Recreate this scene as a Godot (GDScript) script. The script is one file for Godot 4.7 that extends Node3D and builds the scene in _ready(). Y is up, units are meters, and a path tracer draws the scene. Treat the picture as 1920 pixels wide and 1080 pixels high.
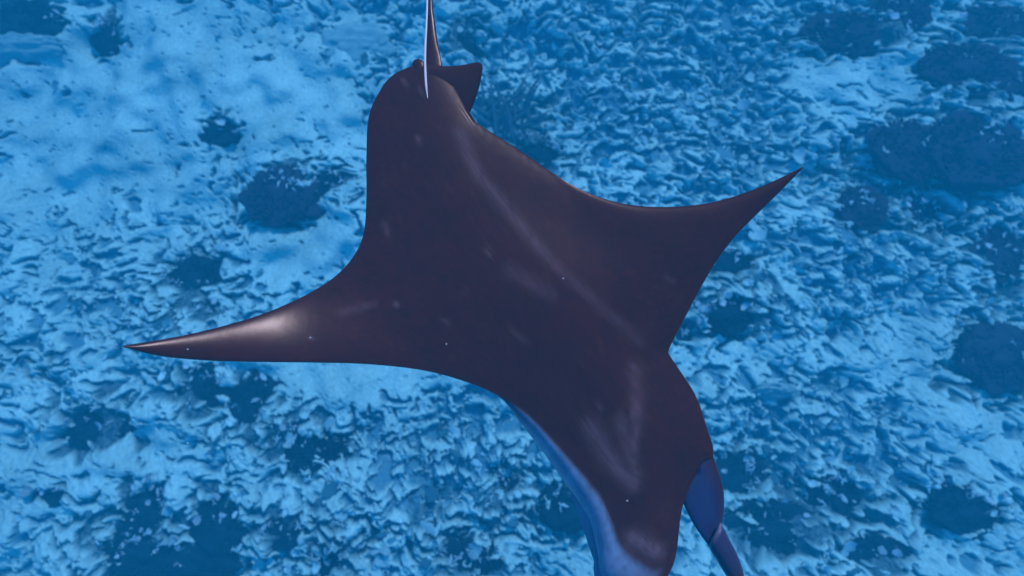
extends Node3D

const EYE := Vector3(0, 10, 0)
const PITCH := -76.0
const FOV := 52.0
const W := 1920.0
const H := 1080.0

var eye_basis: Basis
var tally := {}
var rng := RandomNumberGenerator.new()

# ---------------------------------------------------------------- helpers

func numbered(called: String) -> String:
	if not tally.has(called):
		tally[called] = 0
		return called
	tally[called] += 1
	return "%s_%03d" % [called, tally[called]]

func tag(o: Node, label := "", category := "", group := "", kind := "") -> void:
	if label: o.set_meta("label", label)
	if category: o.set_meta("category", category)
	if group: o.set_meta("group", group)
	if kind: o.set_meta("kind", kind)

func base(called: String, where: Vector3, turn := 0.0) -> Node3D:
	var o := Node3D.new()
	o.name = numbered(called)
	add_child(o)
	o.position = where
	o.rotation.y = turn
	return o

func put(called: String, mesh: Mesh, mat: Material, parent: Node = self) -> MeshInstance3D:
	var o := MeshInstance3D.new()
	o.name = numbered(called) if parent == self else called
	o.mesh = mesh
	o.material_override = mat
	parent.add_child(o, true)
	return o

# a pixel of the photograph's frame and a depth along the optical axis -> a point
func at(px: float, py: float, depth: float) -> Vector3:
	var k := tan(deg_to_rad(FOV * 0.5))
	var v := Vector3((px - W * 0.5) / (H * 0.5) * k, -(py - H * 0.5) / (H * 0.5) * k, -1.0) * depth
	return EYE + eye_basis * v

# likewise for the ray, whose depths are written for a span of three metres; it spans a little over two
func near(px: float, py: float, depth: float) -> Vector3:
	return at(px, py, depth * 0.72)

# the same pixel on the level y
func on_level(px: float, py: float, y := 0.0) -> Vector3:
	var p := at(px, py, 1.0) - EYE
	return EYE + p * ((y - EYE.y) / p.y)

# a closed or open indexed mesh with smooth normals; closed ones are turned right side out
func mesh_of(v: PackedVector3Array, idx: PackedInt32Array, col := PackedColorArray(), closed := true) -> ArrayMesh:
	if closed:
		var c := Vector3.ZERO
		for p in v: c += p
		c /= v.size()
		var vol := 0.0
		for i in range(0, idx.size(), 3):
			vol += (v[idx[i]] - c).dot((v[idx[i + 1]] - c).cross(v[idx[i + 2]] - c))
		if vol > 0.0:    # front faces run clockwise
			for i in range(0, idx.size(), 3):
				var t := idx[i + 1]
				idx[i + 1] = idx[i + 2]
				idx[i + 2] = t
	var n := PackedVector3Array()
	n.resize(v.size())
	for i in range(0, idx.size(), 3):
		var f := (v[idx[i + 2]] - v[idx[i]]).cross(v[idx[i + 1]] - v[idx[i]])
		n[idx[i]] += f
		n[idx[i + 1]] += f
		n[idx[i + 2]] += f
	for i in n.size():
		n[i] = n[i].normalized() if n[i].length_squared() > 1e-20 else Vector3.UP
	var a := []
	a.resize(Mesh.ARRAY_MAX)
	a[Mesh.ARRAY_VERTEX] = v
	a[Mesh.ARRAY_NORMAL] = n
	a[Mesh.ARRAY_INDEX] = idx
	if col.size() == v.size(): a[Mesh.ARRAY_COLOR] = col
	var m := ArrayMesh.new()
	m.add_surface_from_arrays(Mesh.PRIMITIVE_TRIANGLES, a)
	return m

# rows x columns of points as triangles; columns close on themselves when loop is set
func grid_idx(rows: int, cols: int, loop: bool, first := 0) -> PackedInt32Array:
	var idx := PackedInt32Array()
	for r in rows - 1:
		for c in (cols if loop else cols - 1):
			var c2 := (c + 1) % cols
			var a := first + r * cols + c
			var b := first + r * cols + c2
			var d := first + (r + 1) * cols + c
			var e := first + (r + 1) * cols + c2
			idx.append_array(PackedInt32Array([a, b, e, a, e, d]))
	return idx

# value of a table of rows [s, x, y, ...] at s, through a monotone cubic
func along(t: Array, s: float, k: int) -> float:
	var n := t.size()
	if s <= t[0][0]: return t[0][k]
	if s >= t[n - 1][0]: return t[n - 1][k]
	var i := 0
	while t[i + 1][0] < s: i += 1
	var h: float = t[i + 1][0] - t[i][0]
	var u: float = (s - t[i][0]) / h
	var d: float = (t[i + 1][k] - t[i][k]) / h
	var m0: float = d
	var m1: float = d
	if i > 0:
		m0 = (t[i + 1][k] - t[i - 1][k]) / (t[i + 1][0] - t[i - 1][0])
	if i < n - 2:
		m1 = (t[i + 2][k] - t[i][k]) / (t[i + 2][0] - t[i][0])
	var u2 := u * u
	var u3 := u2 * u
	return (2 * u3 - 3 * u2 + 1) * t[i][k] + (u3 - 2 * u2 + u) * h * m0 + (-2 * u3 + 3 * u2) * t[i + 1][k] + (u3 - u2) * h * m1

func noise(seed_: int, freq: float, kind := FastNoiseLite.TYPE_SIMPLEX_SMOOTH, octaves := 1, fractal := FastNoiseLite.FRACTAL_FBM) -> FastNoiseLite:
	var f := FastNoiseLite.new()
	f.seed = seed_
	f.frequency = freq
	f.noise_type = kind
	f.fractal_type = fractal if octaves > 1 else FastNoiseLite.FRACTAL_NONE
	f.fractal_octaves = octaves
	return f

func vcol(rough: float, spec := 0.3) -> StandardMaterial3D:
	var m := StandardMaterial3D.new()
	m.vertex_color_use_as_albedo = true
	m.roughness = rough
	m.metallic_specular = spec
	return m

func noise_tex(freq: float, seed_: int, octaves := 4, normal := false, bump := 4.0) -> NoiseTexture2D:
	var t := NoiseTexture2D.new()
	t.width = 512
	t.height = 512
	t.seamless = true
	t.noise = noise(seed_, freq, FastNoiseLite.TYPE_SIMPLEX_SMOOTH, octaves)
	t.as_normal_map = normal
	t.bump_strength = bump
	return t

# ---------------------------------------------------------------- the sea floor

var n_swell := noise(11, 0.16, FastNoiseLite.TYPE_SIMPLEX_SMOOTH, 2)
var n_hump := noise(12, 0.85, FastNoiseLite.TYPE_SIMPLEX_SMOOTH, 2)
var n_blot := noise(13, 2.9, FastNoiseLite.TYPE_SIMPLEX_SMOOTH, 3)
var n_broad := noise(19, 1.0, FastNoiseLite.TYPE_SIMPLEX_SMOOTH, 2)
var n_spot := noise(18, 4.4, FastNoiseLite.TYPE_SIMPLEX_SMOOTH, 2)
var n_fine := noise(14, 6.6, FastNoiseLite.TYPE_SIMPLEX_SMOOTH, 3)
var n_where := noise(15, 0.42, FastNoiseLite.TYPE_SIMPLEX_SMOOTH, 2)
var n_warp := noise(16, 1.5, FastNoiseLite.TYPE_SIMPLEX_SMOOTH, 2)
var n_tone := noise(17, 0.7, FastNoiseLite.TYPE_SIMPLEX_SMOOTH, 3)

# smooth sand (negative) and crowded rubble (positive): centre and reach in the frame, amount
const AREAS := [
	[260, 170, 330, 170, -0.30], [120, 330, 200, 120, -0.10], [560, 450, 90, 60, -0.55], [640, 700, 160, 40, -0.55], [1750, 140, 10, 10, -0.1],
	[1590, 150, 90, 60, -0.35], [1720, 680, 130, 80, -0.22], [540, 200, 120, 90, -0.25], [330, 850, 180, 60, -0.22], [60, 820, 120, 120, -0.15], [1440, 660, 130, 60, -0.15],
	[1820, 820, 90, 50, -0.2], [1850, 1040, 120, 60, -0.2], [620, 60, 90, 60, -0.1], [100, 600, 200, 120, 0.06], [580, 640, 60, 40, -0.3],
	[240, 250, 380, 260, -0.12], [160, 120, 200, 120, -0.1],
	[1120, 200, 260, 160, 0.18], [1650, 330, 260, 180, 0.16], [1500, 830, 220, 120, 0.26], [880, 900, 220, 130, 0.2], [300, 500, 160, 140, 0.12],
	[540, 820, 140, 60, 0.2], [1580, 560, 240, 120, 0.1], [420, 1010, 260, 80, 0.15], [1420, 60, 200, 90, 0.15], [560, 310, 120, 60, 0.15],
]
# coral heads: x, y, half width, half height in the frame, form, tone, label
const HEADS := [
	[35, 40, 80, 45, 0, 0, "dark coral head in the top left corner above a pale ledge"],
	[195, 52, 34, 38, 1, 0, "small dark coral lump right of the top left corner head"],
	[405, 240, 40, 28, 2, 0, "small dark coral tuft up-left of the round head beside the ray's tail side"],
	[530, 365, 70, 58, 0, 1, "round dark coral head left of the ray's body above its left wing"],
	[625, 345, 44, 28, 2, 0, "low dark coral patch between the round head and the ray's body"],
	[340, 520, 58, 52, 1, 0, "dark coral head with pale rubble on its top above the left wing"],
	[378, 582, 24, 28, 2, 0, "little dark lump just above the left wing's edge"],
	[383, 718, 50, 44, 1, 0, "dark coral head just under the left wing tip, left of its twin"],
	[476, 757, 50, 58, 0, 0, "dark coral head just under the left wing, right of its twin"],
	[180, 795, 72, 52, 2, 0, "dark rubble covered mound at lower left below the left wing tip"],
	[560, 838, 78, 48, 2, 0, "low dark mound dotted with pale rubble below the left wing"],
	[95, 925, 36, 26, 2, 0, "small dark lump near the lower left edge of the picture"],
	[275, 955, 60, 62, 1, 0, "upper part of the big dark coral cluster at bottom left"],
	[410, 985, 62, 60, 0, 0, "darkest round head in the coral cluster at bottom left"],
	[250, 1040, 84, 56, 1, 0, "lowest dark coral head of the cluster at bottom left"],
	[355, 1062, 84, 50, 0, 0, "wide coral head cut by the bottom edge in the lower left cluster"],
	[525, 1000, 48, 32, 2, 0, "dark low coral right of the lower left cluster"],
	[620, 1060, 46, 34, 2, 0, "dark coral lump at the bottom edge left of the middle"],
	[870, 1055, 76, 36, 2, 0, "dark coral patch at the bottom edge under pale rubble flakes"],
	[960, 905, 34, 34, 1, 0, "small round dark coral left of the ray's pale flank"],
	[1070, 952, 66, 50, 0, 0, "dark coral head half behind the ray's pale flank"],
	[875, 62, 38, 32, 2, 0, "dark lump on the sand right of the ray's tail"],
	[1000, 268, 62, 40, 2, 0, "dark low coral under the frond coral by the ray's right shoulder"],
	[1610, 62, 100, 46, 0, 1, "wide dark coral head near the top of the picture on the right"],
	[1690, 22, 50, 36, 2, 1, "dark coral spur at the top edge joined to the wide head"],
	[1790, 145, 84, 46, 1, 1, "upper dark coral head in the band along the right edge"],
	[1885, 170, 70, 46, 0, 1, "dark coral in the upper right band touching the picture's edge"],
	[1880, 42, 86, 42, 2, 1, "dark coral in the top right corner"],
	[1800, 300, 96, 68, 1, 1, "largest dark coral mound in the right hand cluster"],
	[1690, 290, 66, 56, 2, 1, "rubble flecked mound left of the largest right hand mound"],
	[1742, 395, 74, 44, 2, 1, "dark coral below the largest right hand mound"],
	[1610, 395, 44, 40, 1, 1, "dark coral lump right of the ray's right wing tip"],
	[1888, 470, 66, 66, 0, 1, "dark round coral head at the middle of the right edge"],
	[1880, 665, 84, 66, 0, 1, "big violet dark coral head low on the right edge"],
	[1372, 500, 42, 28, 0, 0, "dark coral peeking out beneath the right wing's leading edge"],
	[1350, 590, 62, 40, 1, 0, "dark coral mound between the right wing and the shoulder notch"],
	[1290, 625, 32, 34, 2, 0, "small dark coral in the notch behind the ray's right wing"],
	[1395, 895, 58, 54, 0, 0, "dark coral head just right of the ray's right head lobe"],
	[1455, 1000, 96, 62, 1, 0, "wide dark coral mound at bottom right of the ray's head"],
	[1590, 945, 70, 60, 2, 0, "rubble strewn dark mound right of the wide bottom mound"],
	[1650, 1040, 60, 36, 2, 0, "low dark coral at the bottom edge right of the ray's head"],
	[1810, 955, 70, 50, 1, 0, "separate dark coral head near the lower right corner"],
]

var areas: Array = []
# beds of dark turf between the heads: centre and reach in the frame, thickness
const TURFS := [
	[1840, 110, 190, 90, 0.62], [1720, 330, 240, 150, 0.62], [1890, 540, 110, 150, 0.6], [1850, 690, 150, 110, 0.6], [1490, 970, 260, 120, 0.66], [1780, 960, 150, 90, 0.55],
	[310, 1010, 260, 130, 0.66], [540, 360, 200, 100, 0.55], [345, 545, 130, 110, 0.55], [430, 745, 160, 100, 0.5], [180, 800, 170, 100, 0.5], [900, 1010, 240, 110, 0.5],
	[40, 50, 150, 80, 0.55], [1330, 570, 170, 130, 0.55], [990, 230, 130, 100, 0.6], [1630, 60, 190, 80, 0.55], [620, 1010, 160, 90, 0.5], [60, 700, 130, 70, 0.4],
]
var turfs: Array = []
var mats: Array = []    # where the heads stand, with the turf round their feet

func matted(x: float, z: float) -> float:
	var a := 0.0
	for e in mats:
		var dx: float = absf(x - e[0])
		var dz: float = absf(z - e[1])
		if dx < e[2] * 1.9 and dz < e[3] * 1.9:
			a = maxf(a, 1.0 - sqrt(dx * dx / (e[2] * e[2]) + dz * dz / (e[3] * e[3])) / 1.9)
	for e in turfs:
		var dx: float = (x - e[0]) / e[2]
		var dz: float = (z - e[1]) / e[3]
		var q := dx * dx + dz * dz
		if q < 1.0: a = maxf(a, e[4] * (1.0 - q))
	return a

func crowd(x: float, z: float) -> float:
	var a := 0.03 + 0.16 * n_where.get_noise_2d(x, z)
	for e in areas:
		var dx: float = (x - e[0]) / e[2]
		var dz: float = (z - e[1]) / e[3]
		var q: float = dx * dx + dz * dz
		if q < 2.2:
			a += e[4] * clampf(1.0 - q / 2.2, 0.0, 1.0)
	return a

# [height, how far a place is a hollow between the lumps]
func floor_parts(x: float, z: float) -> Vector3:
	var c := crowd(x, z)
	var wx := n_warp.get_noise_2d(x, z)
	var wz := n_warp.get_noise_2d(x + 31.0, z - 17.0)
	var b := n_blot.get_noise_2d(x * 0.80 + z * 0.28 + wx * 0.22, z * 1.25 - x * 0.2 + wz * 0.22)
	b = 0.88 * b + 0.30 * n_broad.get_noise_2d(x + wx * 0.3, z * 1.15 + wz * 0.3)
	var m := matted(x, z)
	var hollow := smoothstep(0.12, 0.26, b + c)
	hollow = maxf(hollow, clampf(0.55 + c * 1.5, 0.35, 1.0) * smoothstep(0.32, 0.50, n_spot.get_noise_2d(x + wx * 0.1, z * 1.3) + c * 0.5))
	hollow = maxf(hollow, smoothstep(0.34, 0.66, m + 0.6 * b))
	var busy := clampf(0.45 + c * 1.9, 0.12, 1.0)
	var f := n_fine.get_noise_2d(x, z)
	var h := 0.55 * n_swell.get_noise_2d(x, z) + 0.24 * n_hump.get_noise_2d(x, z)
	h += busy * (0.10 * maxf(-b - 0.05, -0.2) + 0.055 * absf(f) + 0.03 * f) - 0.11 * hollow
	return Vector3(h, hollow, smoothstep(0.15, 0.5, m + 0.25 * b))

func floor_h(x: float, z: float) -> float:
	return floor_parts(x, z).x

func spread(lo: float, hi: float, step: float, reach: float) -> PackedFloat32Array:
	var out := PackedFloat32Array()
	var before := PackedFloat32Array()
	var x := lo
	var d := step
	while x > -reach:
		d *= 1.22
		x -= d
		before.append(x)
	before.reverse()
	out.append_array(before)
	x = lo
	while x < hi:
		out.append(x)
		x += step
	d = step
	while x < reach:
		out.append(x)
		d *= 1.22
		x += d
	out.append(x)
	return out

func build_floor(mat: Material) -> void:
	var xs := spread(-10.6, 10.6, 0.024, 60.0)
	var zs := spread(-9.0, 2.9, 0.024, 60.0)
	var nx := xs.size()
	var nz := zs.size()
	var v := PackedVector3Array()
	var col := PackedColorArray()
	v.resize(nx * nz)
	col.resize(nx * nz)
	for j in nz:
		var z := zs[j]
		for i in nx:
			var x := xs[i]
			var p := floor_parts(x, z)
			var sl := 0.55 * n_swell.get_noise_2d(x, z)
			var lean := clampf(p.x - sl, -0.1, 0.25)
			v[j * nx + i] = Vector3(x + lean * 0.12, p.x, z + lean * 0.55)
			var tone := n_tone.get_noise_2d(x, z)
			var g := n_fine.get_noise_2d(x * 2.1 + 9.0, z * 2.1)
			var sand := Color(0.18, 0.55, 0.68) * (1.0 + 0.20 * tone + 0.34 * g)
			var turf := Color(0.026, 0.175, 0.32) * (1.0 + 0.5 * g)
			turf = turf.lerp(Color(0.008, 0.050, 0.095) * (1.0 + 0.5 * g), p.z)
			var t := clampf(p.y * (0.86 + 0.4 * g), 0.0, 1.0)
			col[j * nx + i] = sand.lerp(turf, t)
	var idx := grid_idx(nz, nx, false)
	var o := put("sea_floor", mesh_of(v, idx, col, false), mat)
	tag(o, "pale sandy sea floor with rough rubble relief under the ray", "", "", "structure")

# ---------------------------------------------------------------- corals and rubble

func knobbly(seed_: int, squash: float, knob: float, rows := 22, cols := 40) -> ArrayMesh:
	var nb := noise(seed_, 1.1, FastNoiseLite.TYPE_SIMPLEX_SMOOTH, 2)
	var nk := noise(seed_ + 1, 3.4, FastNoiseLite.TYPE_CELLULAR)
	var v := PackedVector3Array()
	for r in rows:
		var up := lerpf(-0.5, PI * 0.5 - 0.001, float(r) / (rows - 1))
		for c in cols:
			var a := TAU * c / cols
			var d := Vector3(cos(a) * cos(up), sin(up), sin(a) * cos(up))
			var q := 1.0 + 0.34 * nb.get_noise_3dv(d * 1.2) + knob * (-nk.get_noise_3dv(d) - 0.4)
			v.append(Vector3(d.x * q, d.y * q * squash, d.z * q))
	return mesh_of(v, grid_idx(rows, cols, true))

# many short branchlets standing out of a mound
func branchlets(seed_: int, squash: float, count: int, long: float, thick: float) -> ArrayMesh:
	var r := RandomNumberGenerator.new()
	r.seed = seed_
	var v := PackedVector3Array()
	var idx := PackedInt32Array()
	for k in count:
		var a := r.randf() * TAU
		var up := asin(lerpf(0.02, 0.98, r.randf()))
		var d := Vector3(cos(a) * cos(up), sin(up), sin(a) * cos(up))
		var root := Vector3(d.x, d.y * squash, d.z) * r.randf_range(0.86, 1.02)
		var dir := (d + Vector3(r.randf_range(-0.6, 0.6), r.randf_range(0.0, 0.7), r.randf_range(-0.6, 0.6))).normalized()
		var side := dir.cross(Vector3(0.31, 0.2, 0.93)).normalized()
		var side2 := dir.cross(side)
		var l := long * r.randf_range(0.5, 1.3)
		var first := v.size()
		for s in 4:
			var u := s / 3.0
			var w: float = thick * [0.9, 1.0, 1.15, 0.35][s]
			for c in 5:
				var p := TAU * c / 5.0
				v.append(root + dir * l * u + side * (w * cos(p)) + side2 * (w * sin(p)) + Vector3(0, 0.12 * l * u * u, 0))
		idx.append_array(grid_idx(4, 5, true, first))
	return mesh_of(v, idx)

# an irregular curled flake or stick of dead coral, about 1 across
func flake(seed_: int, long: float, wide: float, thick: float, curl: float) -> ArrayMesh:
	var r := RandomNumberGenerator.new()
	r.seed = seed_
	var nn := noise(seed_, 1.6, FastNoiseLite.TYPE_SIMPLEX_SMOOTH, 2)
	var rows := 8
	var cols := 10
	var v := PackedVector3Array()
	for i in rows:
		var u := lerpf(-1.0, 1.0, float(i) / (rows - 1))
		var e := sqrt(maxf(0.02, 1.0 - u * u * 0.97))
		for c in cols:
			var a := TAU * c / cols
			var q := 1.0 + 0.55 * nn.get_noise_3d(u * 2.0, cos(a) * 0.8, sin(a) * 0.8)
			var p := Vector3(u * long, sin(a) * thick * e * q, cos(a) * wide * e * q)
			p.y += curl * (u * u + 0.5 * p.z * p.z) + 0.10 * nn.get_noise_2d(u * 3.0 + 7.0, p.z * 3.0)
			p.z += 0.3 * nn.get_noise_1d(u * 1.3 + 3.0)
			v.append(p)
	return mesh_of(v, grid_idx(rows, cols, true))

# a forked stub of branching coral
func forked(seed_: int) -> ArrayMesh:
	var r := RandomNumberGenerator.new()
	r.seed = seed_
	var v := PackedVector3Array()
	var idx := PackedInt32Array()
	var arms := [[Vector3(-1, 0.1, 0), Vector3(0.1, 0.18, 0.05)], [Vector3(0, 0.16, 0), Vector3(0.85, 0.3, 0.55)], [Vector3(-0.05, 0.16, 0), Vector3(0.7, 0.12, -0.6)], [Vector3(-0.5, 0.12, 0), Vector3(-0.35, 0.55, -0.45)]]
	for arm in arms:
		var a: Vector3 = arm[0]
		var b: Vector3 = arm[1] + Vector3(r.randf_range(-0.2, 0.2), r.randf_range(-0.1, 0.2), r.randf_range(-0.2, 0.2))
		var dir := (b - a).normalized()
		var s1 := dir.cross(Vector3(0.1, 1, 0.2)).normalized()
		var s2 := dir.cross(s1)
		var first := v.size()
		for k in 5:
			var u := k / 4.0
			var w: float = [0.10, 0.17, 0.15, 0.14, 0.05][k] * r.randf_range(0.85, 1.2)
			for c in 6:
				var p := TAU * c / 6.0
				v.append(a.lerp(b, u) + s1 * (w * cos(p)) + s2 * (w * sin(p)))
		idx.append_array(grid_idx(5, 6, true, first))
	return mesh_of(v, idx)

func scatter(called: String, mesh: Mesh, mat: Material, spots: Array, label: String) -> void:
	var mm := MultiMesh.new()
	mm.transform_format = MultiMesh.TRANSFORM_3D
	mm.use_colors = true
	mm.mesh = mesh
	mm.instance_count = spots.size()
	for i in spots.size():
		mm.set_instance_transform(i, spots[i][0])
		mm.set_instance_color(i, spots[i][1])
	var o := MultiMeshInstance3D.new()
	o.name = numbered(called)
	o.multimesh = mm
	o.material_override = mat
	add_child(o)
	tag(o, label, "rubble", "", "stuff")

# ---------------------------------------------------------------- the ray

# s, trailing edge x y, leading edge x y, pale flank x y
const SPAN := [
	[-1.00, 230, 648, 230, 650, 230, 651],
	[-0.93, 300, 637, 296, 666, 296, 667],
	[-0.85, 380, 621, 385, 675, 385, 676],
	[-0.75, 480, 593, 490, 678, 490, 679],
	[-0.65, 562, 559, 590, 679, 590, 680],
	[-0.56, 625, 521, 690, 682, 690, 683],
	[-0.47, 663, 480, 790, 693, 790, 694],
	[-0.38, 682, 436, 870, 714, 870, 715],
	[-0.30, 687, 370, 938, 743, 936, 744],
	[-0.24, 687, 290, 990, 774, 980, 798],
	[-0.18, 692, 216, 1045, 831, 1026, 858],
	[-0.12, 716, 164, 1098, 890, 1066, 915],
	[-0.08, 738, 140, 1130, 930, 1088, 950],
	[-0.05, 764, 127, 1148, 965, 1106, 985],
	[-0.025, 784, 122, 1166, 1015, 1116, 1030],
	[0.00, 800, 120, 1196, 1042, 1130, 1090],
	[0.03, 818, 126, 1236, 1060, 1210, 1120],
	[0.06, 836, 140, 1261, 1015, 1262, 1060],
	[0.09, 850, 160, 1275, 940, 1280, 950],
	[0.12, 862, 182, 1310, 872, 1312, 876],
	[0.16, 872, 202, 1337, 850, 1338, 852],
	[0.20, 880, 217, 1323, 796, 1324, 797],
	[0.26, 902, 236, 1301, 737, 1302, 737],
	[0.32, 950, 266, 1256, 668, 1257, 668],
	[0.36, 980, 286, 1254, 655, 1255, 655],
	[0.40, 1012, 308, 1266, 630, 1267, 630],
	[0.50, 1082, 352, 1300, 564, 1301, 564],
	[0.60, 1160, 380, 1336, 500, 1337, 500],
	[0.70, 1242, 388, 1372, 450, 1373, 450],
	[0.80, 1332, 380, 1410, 410, 1411, 410],
	[0.90, 1422, 352, 1457, 364, 1458, 364],
	[1.00, 1507, 312, 1507, 314, 1507, 314],
]
# pale marks of the skin, and painted sheen along the right-hand ridge: from, to, reach, strength
const MARKS := [
	[862, 250, 895, 325, 16, 0.55], [895, 325, 960, 400, 15, 0.5], [960, 400, 1020, 475, 14, 0.5], [1020, 475, 1110, 560, 13, 0.35], [1110, 560, 1200, 640, 14, 0.25],
	[955, 505, 1030, 550, 16, 0.35], [1190, 690, 1195, 760, 18, 0.4], [1195, 760, 1185, 850, 16, 0.6], [1110, 800, 1150, 870, 24, 0.6], [1150, 870, 1185, 905, 20, 0.85],
	[1165, 790, 1190, 890, 18, 0.5], [1188, 1010, 1228, 1034, 22, 1.0], [785, 262, 785, 263, 7, 1.0], [915, 471, 916, 471, 7, 1.0], [743, 571, 743, 572, 6, 1.2], [873, 544, 873, 545, 5, 0.6], [799, 338, 799, 338, 4, 0.5], [1120, 760, 1126, 764, 5, 0.5], [830, 600, 840, 604, 6, 0.4], [960, 620, 985, 640, 7, 0.3], [720, 420, 728, 440, 8, 0.3], [1250, 520, 1262, 528, 6, 0.4], [640, 585, 700, 570, 10, 0.3],
	[755, 148, 763, 160, 4, 0.5], [787, 165, 792, 178, 4, 0.5], [580, 632, 584, 634, 4, 0.9],
]

func lie(px: float, py: float) -> float:    # depth of the ray's plane
	return 2.62 - 0.05 * (px - 960.0) / 960.0 - 0.18 * (py - 540.0) / 540.0

func off_axis(px: float, py: float) -> float:    # how far right of the body's axis
	return (px - 822.0) * 0.905 - (py - 130.0) * 0.425

var rim := PackedVector2Array()

func from_rim(px: float, py: float) -> float:    # how far inside the outline
	var p := Vector2(px, py)
	var sum := 0.0    # a smooth measure, without a crease along the middle
	for k in rim.size() - 1:
		var a := rim[k]
		var ab := rim[k + 1] - a
		var t := clampf((p - a).dot(ab) / maxf(ab.length_squared(), 0.001), 0.0, 1.0)
		sum += (ab.length() + 0.01) / pow(maxf((p - a - ab * t).length_squared(), 0.25), 2.0)
	return 1.16 * pow(sum, -0.3333)

func ray_lift(s: float, c: float, px: float, py: float) -> float:
	# how far the back stands up towards the surface
	var away := from_rim(px, py)
	var fore := (px - 822.0) * 0.425 + (py - 130.0) * 0.905
	var b := 0.075 * lerpf(0.3, 1.0, smoothstep(150.0, 700.0, fore)) * exp(-pow(off_axis(px, py) / 230.0, 2.0)) * smoothstep(0.0, 190.0, away)
	var out := smoothstep(0.40, 0.62, absf(s))
	var lens: float = (0.034 * (1.0 - absf(s)) + 0.007) * pow(maxf(4.0 * c * (1.0 - c), 0.0), 0.6)
	return b + lerpf(0.018 * (1.0 - exp(-away / 24.0)), lens, out)

func ray_drop(s: float, c: float, px: float, py: float) -> float:
	# the wings: the near one curls up towards its tip, the far one is held a little up
	var o := off_axis(px, py) - 90.0
	var d := -0.00044 * 0.5 * (o + sqrt(o * o + 10000.0))
	var t := maxf(-s - 0.42, 0.0)
	d -= 0.14 * t * t
	d -= 0.76 * (t * t / 0.60 if t < 0.30 else t - 0.15)
	d -= (c - 0.5) * (0.042 * smoothstep(-0.40, -0.62, s) - 0.036 * smoothstep(-0.62, -0.88, s))
	return d

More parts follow.
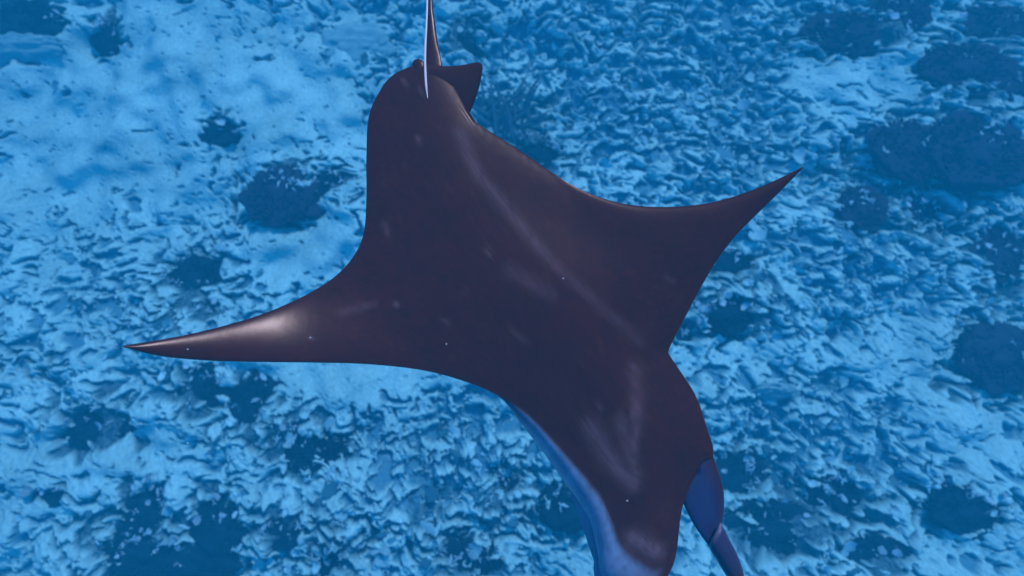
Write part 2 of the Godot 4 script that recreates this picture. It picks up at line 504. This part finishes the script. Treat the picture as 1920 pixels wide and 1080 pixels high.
func build_ray(skin: Material) -> void:
	var root := base("manta_ray", near(985, 560, 2.62))
	tag(root, "large dark manta ray gliding over the reef with its wings spread", "manta ray")
	var inv := root.transform.affine_inverse()
	var v := PackedVector3Array()
	var col := PackedColorArray()
	var idx := PackedInt32Array()
	var rows := 300
	var top := 90
	var side := 16
	var under := 40
	var cols := top + side + under
	for k in 75: rim.append(Vector2(along(SPAN, k / 37.0 - 1.0, 1), along(SPAN, k / 37.0 - 1.0, 2)))
	for k in 75: rim.append(Vector2(along(SPAN, 1.0 - k / 37.0, 3), along(SPAN, 1.0 - k / 37.0, 4)))
	var grain := noise(71, 0.05, FastNoiseLite.TYPE_SIMPLEX_SMOOTH, 3)
	var dark := Color(0.027, 0.0066, 0.0048)
	var mark := Color(0.115, 0.075, 0.100)
	var pale := Color(0.09, 0.15, 0.27)
	for r in rows:
		var s := lerpf(-1.0, 1.0, float(r) / (rows - 1))
		# crowd the stations near the head
		s = s * (0.62 + 0.38 * s * s)
		var q := []
		for k in 6: q.append(along(SPAN, s, k + 1))
		var head := smoothstep(-0.32, -0.2, s) * (1.0 - smoothstep(0.0, 0.05, s))
		for c in cols:
			var px: float
			var py: float
			var d: float
			var w := 0.0
			if c < top:
				var u := float(c) / (top - 1)
				u = 0.5 - 0.5 * cos(PI * u)
				px = lerpf(q[0], q[2], u)
				py = lerpf(q[1], q[3], u)
				d = lie(px, py) + ray_drop(s, u, px, py) - ray_lift(s, u, px, py)
				w = 0.0
			elif c < top + side:
				var u := float(c - top + 1) / side
				px = lerpf(q[2], q[4], u)
				py = lerpf(q[3], q[5], u)
				d = lie(px, py) + ray_drop(s, 1.0, px, py) - ray_lift(s, 1.0, px, py) + head * 0.16 * (1.0 - sqrt(maxf(0.0, 1.0 - u * u))) + 0.008 * u
				w = head * smoothstep(0.0, 0.35, u)
			else:
				var u := float(c - top - side + 1) / (under + 1)
				px = lerpf(q[4], q[0], u)
				py = lerpf(q[5], q[1], u)
				var uu := 1.0 - u
				d = lie(px, py) + ray_drop(s, uu, px, py) - ray_lift(s, 1.0, px, py) * uu + 0.02 + head * 0.16 * uu + 1.25 * ray_lift(s, uu, px, py) * sin(PI * u)
				w = 1.0 if head > 0.5 else smoothstep(0.05, 0.3, u)
			v.append(inv * near(px, py, d))
			var g := 1.0 + 0.22 * grain.get_noise_2d(px, py) + 0.22 * grain.get_noise_2d(px * 7.0, py * 7.0) + 0.22 * grain.get_noise_2d(px * 0.22, py * 0.22)
			var k := dark * g
			if c < top:
				var m := 0.0
				for e in MARKS:
					var a := Vector2(e[0], e[1])
					var ab := Vector2(e[2], e[3]) - a
					var t := clampf((Vector2(px, py) - a).dot(ab) / maxf(ab.length_squared(), 0.01), 0.0, 1.0)
					var away: float = (Vector2(px, py) - a - ab * t).length() / e[4]
					if away < 2.0: m = maxf(m, e[5] * exp(-away * away * 1.6))
				k = k.lerp(mark, clampf(m, 0.0, 1.0) * (0.55 + 0.45 * grain.get_noise_2d(px * 2.0, py * 0.7)))
			col.append(k.lerp(pale * g, w))
	idx.append_array(grid_idx(rows, cols, true))
	# tail: a tapering whip, its left-edge glint coloured in as a pale tube
	var first := v.size()
	var tail := [[-0.5, 808, -170, 2.5], [0.0, 806, 0, 5.0], [0.3, 808, 40, 7.5], [0.55, 810, 80, 11.0], [0.75, 812, 112, 15.0], [0.86, 812, 138, 17.0], [1.0, 808, 190, 10.0]]
	for r in 60:
		var u := lerpf(-0.5, 1.0, r / 59.0)
		var x := along(tail, u, 1)
		var y := along(tail, u, 2)
		var w := along(tail, u, 3)
		for c in 16:
			var a := TAU * c / 16.0
			var d := lie(x, y) - 0.004 - lerpf(0.0012, 0.0004, smoothstep(0.3, 0.75, u)) * w * sin(a) + 0.02 * (1.0 - u) + 0.05 * smoothstep(0.82, 1.0, u)
			v.append(inv * near(x + w * cos(a), y, d))
			col.append(dark)
	idx.append_array(grid_idx(60, 16, true, first))
	first = v.size()
	var tail_glint := [[-0.5, 803, -170, 1.2], [0.0, 801, 0, 1.9], [0.3, 799.5, 45, 2.0], [0.5, 797.5, 85, 2.3], [0.7, 797, 120, 2.3], [0.9, 799, 160, 2.2], [1.0, 802, 184, 0.8]]  # thin tube whose pale colour paints the highlight on the tail
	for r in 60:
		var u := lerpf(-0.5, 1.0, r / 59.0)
		var x := along(tail_glint, u, 1)
		var y := along(tail_glint, u, 2)
		var w := along(tail_glint, u, 3)
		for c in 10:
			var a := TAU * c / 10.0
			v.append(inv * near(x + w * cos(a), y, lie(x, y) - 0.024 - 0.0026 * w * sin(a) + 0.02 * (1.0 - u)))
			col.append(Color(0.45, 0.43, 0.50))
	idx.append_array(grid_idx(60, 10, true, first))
	# pelvic fins beside the tail: thin rounded lobes
	first = v.size()
	var fin := [[0.0, 806, 121, 800, 190], [0.2, 836, 124, 820, 210], [0.45, 866, 122, 850, 222], [0.65, 886, 118, 872, 222], [0.8, 898, 117, 884, 205], [0.9, 904, 121, 892, 185], [1.0, 905, 128, 900, 160]]
	for r in 40:
		var u := r / 39.0
		for c in 24:
			var a := TAU * c / 24.0
			var t := 0.5 - 0.5 * cos(a)
			var x := lerpf(along(fin, u, 1), along(fin, u, 3), t)
			var y := lerpf(along(fin, u, 2), along(fin, u, 4), t)
			v.append(inv * near(x, y, lie(x, y) - 0.012 + 0.012 * sin(a) * (1.0 - 0.8 * u) - 0.02 * u * u + 0.05 * pow(t, 1.6)))
			col.append(dark)
	idx.append_array(grid_idx(40, 24, true, first))
	first = v.size()
	for r in 14:
		var u := r / 13.0
		for c in 12:
			var a := TAU * c / 12.0
			var x := lerpf(790.0, 783.0, u) + 14.0 * cos(a) * sqrt(maxf(0.0, 1.0 - pow(u, 4.0)))
			var y := lerpf(145, 110, u)
			v.append(inv * near(x, y, lie(x, y) - 0.002 + 0.010 * sin(a) * sqrt(maxf(0.0, 1.0 - pow(u, 4.0)))))
			col.append(dark)
	idx.append_array(grid_idx(14, 12, true, first))
	# cephalic lobes either side of the mouth
	var lobes := [
		# u, one edge x y, other edge x y, depth beyond the plane
		[[0.0, 1294, 862, 1334, 846, 0.05], [0.25, 1278, 925, 1354, 905, 0.05], [0.5, 1296, 975, 1358, 950, 0.07], [0.75, 1326, 1020, 1354, 985, 0.09], [1.0, 1338, 1032, 1346, 1005, 0.10]],
		[[0.0, 1350, 980, 1354, 984, 0.05], [0.2, 1331, 1020, 1366, 1008, 0.05], [0.5, 1345, 1052, 1385, 1046, 0.07], [0.8, 1368, 1090, 1396, 1084, 0.10], [1.0, 1388, 1120, 1394, 1116, 0.12]],
		[[0.0, 1106, 980, 1200, 1010, 0.12], [0.3, 1114, 1030, 1232, 1066, 0.11], [0.6, 1114, 1080, 1240, 1100, 0.12], [0.9, 1130, 1150, 1228, 1160, 0.15], [1.0, 1160, 1180, 1190, 1180, 0.16]],
	]
	var tones := [Color(0.012, 0.022, 0.075), Color(0.022, 0.022, 0.060), Color(0.045, 0.10, 0.22)]
	for n in 3:
		first = v.size()
		var t: Array = lobes[n]
		for r in 40:
			var u := r / 39.0
			for c in 28:
				var a := TAU * c / 28.0
				var f := 0.5 - 0.5 * cos(a)
				var x := lerpf(along(t, u, 1), along(t, u, 3), f)
				var y := lerpf(along(t, u, 2), along(t, u, 4), f)
				var thick: float = [0.035, 0.045, 0.04][n] * sqrt(maxf(0.0, 1.0 - pow(2.0 * u - 1.0, 6.0)))
				v.append(inv * near(x, y, lie(x, y) + along(t, u, 5) + thick * sin(a) + (0.05 * f if n == 0 else 0.0)))
				var k: Color = tones[n]
				if n == 0: k = k.lerp(dark, smoothstep(0.55, 1.0, f) * 0.7 + 0.3 * (1.0 - smoothstep(0.0, 0.3, u)))
				if n == 1: k = Color(0.15, 0.14, 0.22).lerp(k, smoothstep(0.05, 0.32, u + 0.25 * f)).lerp(dark, smoothstep(0.5, 1.0, u))  # second lobe starts pale: the glint at its fold is painted in
				col.append(k)
		idx.append_array(grid_idx(40, 28, true, first))
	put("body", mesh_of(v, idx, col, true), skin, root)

# ----------------------------------------------------------------

func _ready() -> void:
	rng.seed = 5
	var cam := Camera3D.new()
	cam.name = "camera"
	cam.fov = FOV
	cam.far = 300.0
	cam.near = 0.05
	add_child(cam)
	cam.position = EYE
	cam.rotation_degrees = Vector3(PITCH, 0, 0)
	cam.current = true
	var lens := CameraAttributesPhysical.new()
	lens.frustum_focal_length = 12.0 / tan(deg_to_rad(FOV * 0.5))
	lens.frustum_near = 0.05
	lens.frustum_far = 300.0
	lens.frustum_focus_distance = 2.1
	lens.exposure_aperture = 2.0
	cam.attributes = lens
	eye_basis = Basis.from_euler(Vector3(deg_to_rad(PITCH), 0, 0))

	var env := Environment.new()
	var sky := Sky.new()
	var sm := ProceduralSkyMaterial.new()
	sm.sky_top_color = Color(0.07, 0.47, 0.97).linear_to_srgb()
	sm.sky_horizon_color = Color(0.03, 0.28, 0.68).linear_to_srgb()
	sm.ground_horizon_color = Color(0.01, 0.09, 0.30).linear_to_srgb()
	sm.ground_bottom_color = Color(0.01, 0.06, 0.22).linear_to_srgb()
	sm.sky_curve = 0.15
	sm.sky_energy_multiplier = 1.0
	sky.sky_material = sm
	env.background_mode = Environment.BG_SKY
	env.sky = sky
	env.tonemap_mode = Environment.TONE_MAPPER_LINEAR
	env.tonemap_exposure = 1.04
	env.fog_enabled = true
	env.fog_density = 0.042
	env.fog_light_color = Color(0.008, 0.47, 0.93).linear_to_srgb()
	env.sdfgi_enabled = true
	env.ssao_enabled = true
	env.ssil_enabled = true
	var we := WorldEnvironment.new()
	we.name = "world"
	we.environment = env
	add_child(we)
	var sun := DirectionalLight3D.new()
	sun.name = "sun"
	sun.light_color = Color(1.0, 0.93, 0.97)
	sun.light_energy = 1.45
	sun.light_angular_distance = 9.0
	sun.shadow_enabled = true
	add_child(sun)
	sun.look_at_from_position(Vector3.ZERO, Vector3(-0.35, -1.0, 0.80), Vector3.UP)

	# the frame's areas as places on the floor
	for a in AREAS:
		var p := on_level(a[0], a[1])
		var ex := on_level(a[0] + a[2], a[1])
		var ez := on_level(a[0], a[1] + a[3])
		areas.append([p.x, p.z, absf(ex.x - p.x), absf(ez.z - p.z), a[4]])

	for h in HEADS:
		var p := on_level(h[0], h[1])
		mats.append([p.x, p.z, absf(on_level(h[0] + h[2], h[1]).x - p.x), absf(on_level(h[0], h[1] + h[3]).z - p.z)])

	for h in TURFS:
		var p := on_level(h[0], h[1])
		turfs.append([p.x, p.z, absf(on_level(h[0] + h[2], h[1]).x - p.x), absf(on_level(h[0], h[1] + h[3]).z - p.z), h[4]])

	var sand := vcol(0.95, 0.15)
	sand.uv1_triplanar = true
	sand.uv1_world_triplanar = true
	sand.uv1_scale = Vector3(0.9, 0.9, 0.9)
	sand.normal_enabled = true
	sand.normal_texture = noise_tex(0.035, 3, 5, true, 6.0)
	sand.normal_scale = 0.6
	build_floor(sand)

	var coral_mat := StandardMaterial3D.new()
	coral_mat.albedo_color = Color(0.004, 0.028, 0.055).linear_to_srgb()
	coral_mat.roughness = 0.95
	coral_mat.metallic_specular = 0.1
	coral_mat.uv1_triplanar = true
	coral_mat.normal_enabled = true
	coral_mat.normal_texture = noise_tex(0.06, 9, 4, true, 8.0)
	var violet_mat := coral_mat.duplicate()
	violet_mat.albedo_color = Color(0.014, 0.034, 0.075).linear_to_srgb()

	var skin := vcol(0.28, 0.28)
	skin.uv1_triplanar = true
	skin.uv1_scale = Vector3(2.2, 2.2, 2.2)
	skin.normal_enabled = true
	skin.normal_texture = noise_tex(0.02, 21, 5, true, 5.0)
	skin.normal_scale = 0.05
	build_ray(skin)

	var mounds := [knobbly(101, 0.55, 0.14), knobbly(111, 0.5, 0.3), knobbly(121, 0.34, 0.36)]
	var tufts := [branchlets(201, 0.55, 900, 0.10, 0.034), branchlets(202, 0.5, 700, 0.13, 0.036), branchlets(203, 0.34, 500, 0.12, 0.04)]
	var protos := {}
	for h in HEADS:
		var p := on_level(h[0], h[1])
		var hx: float = absf(on_level(h[0] + h[2], h[1]).x - p.x)
		var hz: float = absf(on_level(h[0], h[1] + h[3]).z - p.z)
		var key: int = h[4] * 2 + h[5]
		var o: Node3D
		if not protos.has(key):
			o = base("coral_head", Vector3.ZERO)
			var m: Material = [coral_mat, violet_mat][h[5]]
			put("mound", mounds[h[4]], m, o)
			var t := put("branches", tufts[h[4]], m, o)
			t.set_meta("kind", "stuff")
			protos[key] = o
		else:
			o = protos[key].duplicate()
			o.name = numbered("coral_head")
			add_child(o)
		var turn := rng.randf() * TAU
		o.position = Vector3(p.x, floor_h(p.x, p.z) - 0.04, p.z)
		o.transform.basis = Basis().scaled(Vector3(hx * 0.96, (hx + hz) * 0.30, hz * 0.96)) * Basis(Vector3.UP, turn)
		tag(o, h[6], "coral", "dark coral heads scattered over the sea floor")

	# frond coral beside the pelvic fin
	var fp := on_level(935, 225)
	var fr := base("frond_coral", Vector3(fp.x, floor_h(fp.x, fp.z), fp.z))
	tag(fr, "feathery upright frond coral beside the fin at the ray's tail end", "coral")
	var frond_mat := coral_mat.duplicate()
	frond_mat.albedo_color = Color(0.025, 0.115, 0.19).linear_to_srgb()
	for k in 38:
		var v := PackedVector3Array()
		var a := rng.randf_range(-1.2, 1.3)
		var l := rng.randf_range(0.45, 0.95) * (1.0 - 0.25 * absf(a))
		var dir := Vector3(sin(a) * 0.8, rng.randf_range(0.3, 0.9), -cos(a) * rng.randf_range(0.5, 1.0)).normalized()
		var across := dir.cross(Vector3(0.2, 1, 0.6)).normalized()
		var up := across.cross(dir)
		var root := Vector3(rng.randf_range(-0.40, 0.50), 0.02, rng.randf_range(-0.25, 0.45))
		for r in 24:
			var u := r / 23.0
			var w := (0.050 if r % 2 == 0 else 0.028) * sin(PI * (0.14 + 0.80 * u))
			for c in 6:
				var t := TAU * c / 6.0
				v.append(root + dir * l * 1.1 * u + across * (w * cos(t) + 0.06 * sin(u * 3.0 + a * 4.0)) + up * (0.014 * sin(t) - 0.16 * u * u))
		put("frond", mesh_of(v, grid_idx(24, 6, true)), frond_mat, fr)

	# flat slabs of dead coral
	var slab_mat := StandardMaterial3D.new()
	slab_mat.albedo_color = Color(0.13, 0.44, 0.58).linear_to_srgb()
	slab_mat.roughness = 0.95
	slab_mat.metallic_specular = 0.15
	slab_mat.uv1_triplanar = true
	slab_mat.normal_enabled = true
	slab_mat.normal_texture = sand.normal_texture
	for e in [[662, 78, 62, 34, "pale flat coral slab standing proud of the sand left of the tail"], [40, 84, 70, 18, "long pale ledge of dead coral under the top left coral head"], [1450, 735, 42, 14, "thin pale ledge of dead coral right of the ray's shoulder"]]:
		var p := on_level(e[0], e[1])
		var hx: float = absf(on_level(e[0] + e[2], e[1]).x - p.x)
		var hz: float = absf(on_level(e[0], e[1] + e[3]).z - p.z)
		var o := put("coral_slab", knobbly(300 + int(e[0]), 0.16, 0.30, 30, 70), slab_mat)
		o.position = Vector3(p.x, floor_h(p.x, p.z) + 0.02, p.z)
		o.transform.basis = Basis().scaled(Vector3(hx, 0.9, hz)) * Basis(Vector3(1, 0, 0.3).normalized(), 0.12)
		tag(o, e[4], "coral slab", "slabs of dead coral on the sand")

	# loose rubble: single larger pieces, then the mass of small ones
	var rub := StandardMaterial3D.new()
	rub.vertex_color_use_as_albedo = true
	rub.roughness = 0.95
	rub.metallic_specular = 0.15
	var kinds := [flake(401, 1.0, 0.55, 0.16, 0.35), flake(402, 1.0, 0.35, 0.2, 0.15), flake(403, 1.0, 0.8, 0.14, 0.5), forked(404), flake(405, 1.0, 0.25, 0.2, -0.25), forked(406)]
	var lists := [[], [], [], [], [], []]
	var n := 0
	while n < 16000:
		var x := rng.randf_range(-11.0, 11.0)
		var z := rng.randf_range(-9.4, 3.2)
		var c := crowd(x, z)
		var p := floor_parts(x, z)
		n += 1
		if rng.randf() > clampf(0.18 + c * 2.6, 0.02, 1.0): continue
		var size := 0.035 + 0.06 * pow(rng.randf(), 1.8)
		var b := Basis.from_euler(Vector3(rng.randf_range(-0.5, 0.5), rng.randf() * TAU, rng.randf_range(-0.5, 0.5))).scaled(Vector3.ONE * size)
		var tone := rng.randf()
		var k := Color(0.16, 0.50, 0.66) * rng.randf_range(0.8, 1.25) if tone < 0.62 else Color(0.03, 0.18, 0.30) * rng.randf_range(0.7, 1.5)
		k.a = 1.0
		lists[rng.randi() % 6].append([Transform3D(b, Vector3(x, p.x + size * 0.12, z + 0.03)), k])
	for e in mats:
		var k := int(20 * e[2] * e[3] + 8)
		for q in k:
			var a := rng.randf_range(PI * 0.9, PI * 2.1)
			var far := rng.randf_range(0.2, 1.05)
			var x: float = e[0] + cos(a) * e[2] * far
			var z: float = e[1] + sin(a) * e[3] * far
			var size := 0.03 + 0.06 * pow(rng.randf(), 1.6)
			var y: float = floor_h(x, z) + 0.30 * (e[2] + e[3]) * 0.5 * sqrt(maxf(0.0, 1.0 - far * far * 0.9))
			var b := Basis.from_euler(Vector3(rng.randf_range(-0.5, 0.5), rng.randf() * TAU, rng.randf_range(-0.5, 0.5))).scaled(Vector3.ONE * size)
			var c := Color(0.17, 0.46, 0.66) * rng.randf_range(0.6, 1.1)
			c.a = 1.0
			lists[rng.randi() % 6].append([Transform3D(b, Vector3(x, y, z)), c])
	for i in 6:
		scatter("coral_rubble", kinds[i], rub, lists[i], ["small pale and dark curled coral flakes strewn over the floor", "narrow coral splinters strewn over the floor", "broad curled coral chips strewn over the floor", "forked coral stubs strewn over the floor", "bowed coral sticks strewn over the floor", "short forked coral twigs strewn over the floor"][i])
	var tones := []
	for k in [Color(0.16, 0.50, 0.66), Color(0.12, 0.40, 0.56), Color(0.02, 0.13, 0.22)]:
		var m := StandardMaterial3D.new()
		m.albedo_color = k.linear_to_srgb()
		m.roughness = 0.95
		m.metallic_specular = 0.15
		tones.append(m)
	var made := 0
	var tries := 0
	while made < 260 and tries < 6000:
		tries += 1
		var px := rng.randf_range(5, 1915)
		var py := rng.randf_range(5, 1075)
		var p := on_level(px, py)
		if rng.randf() > 0.08 + 1.6 * crowd(p.x, p.z): continue
		made += 1
		var w := rng.randi() % 3
		var o := put("rubble_piece", kinds[rng.randi() % 6], tones[w])
		var size := rng.randf_range(0.09, 0.16)
		o.transform = Transform3D(Basis.from_euler(Vector3(rng.randf_range(-0.35, 0.35), rng.randf() * TAU, rng.randf_range(-0.35, 0.35))).scaled(Vector3.ONE * size), Vector3(p.x, floor_h(p.x, p.z) + size * 0.2, p.z))
		if w < 2:
			tag(o, "pale broken piece of dead coral lying loose on the sea floor", "rubble", "pale loose coral pieces")
		else:
			tag(o, "dark overgrown piece of dead coral lying loose on the sea floor", "rubble", "dark loose coral pieces")

	# specks drifting in the water
	var speck := SphereMesh.new()
	speck.radius = 0.0022
	speck.height = 0.0044
	speck.radial_segments = 8
	speck.rings = 5
	var speck_mat := StandardMaterial3D.new()
	speck_mat.albedo_color = Color(0.6, 0.6, 0.64)
	for e in [[1056, 522, "speck over the ray's back near its right wing"], [1176, 939, "bright speck over the ray's head"], [837, 645, "speck over the root of the ray's left wing"], [582, 633, "speck over the middle of the ray's left wing"], [352, 655, "speck over the tip of the ray's left wing"], [352, 831, "speck over the sand under the left wing"]]:
		var o := put("drifting_speck", speck, speck_mat)
		o.position = near(e[0], e[1], lie(e[0], e[1]) - 0.45)
		tag(o, "tiny pale " + e[2], "particle", "specks drifting in the water")
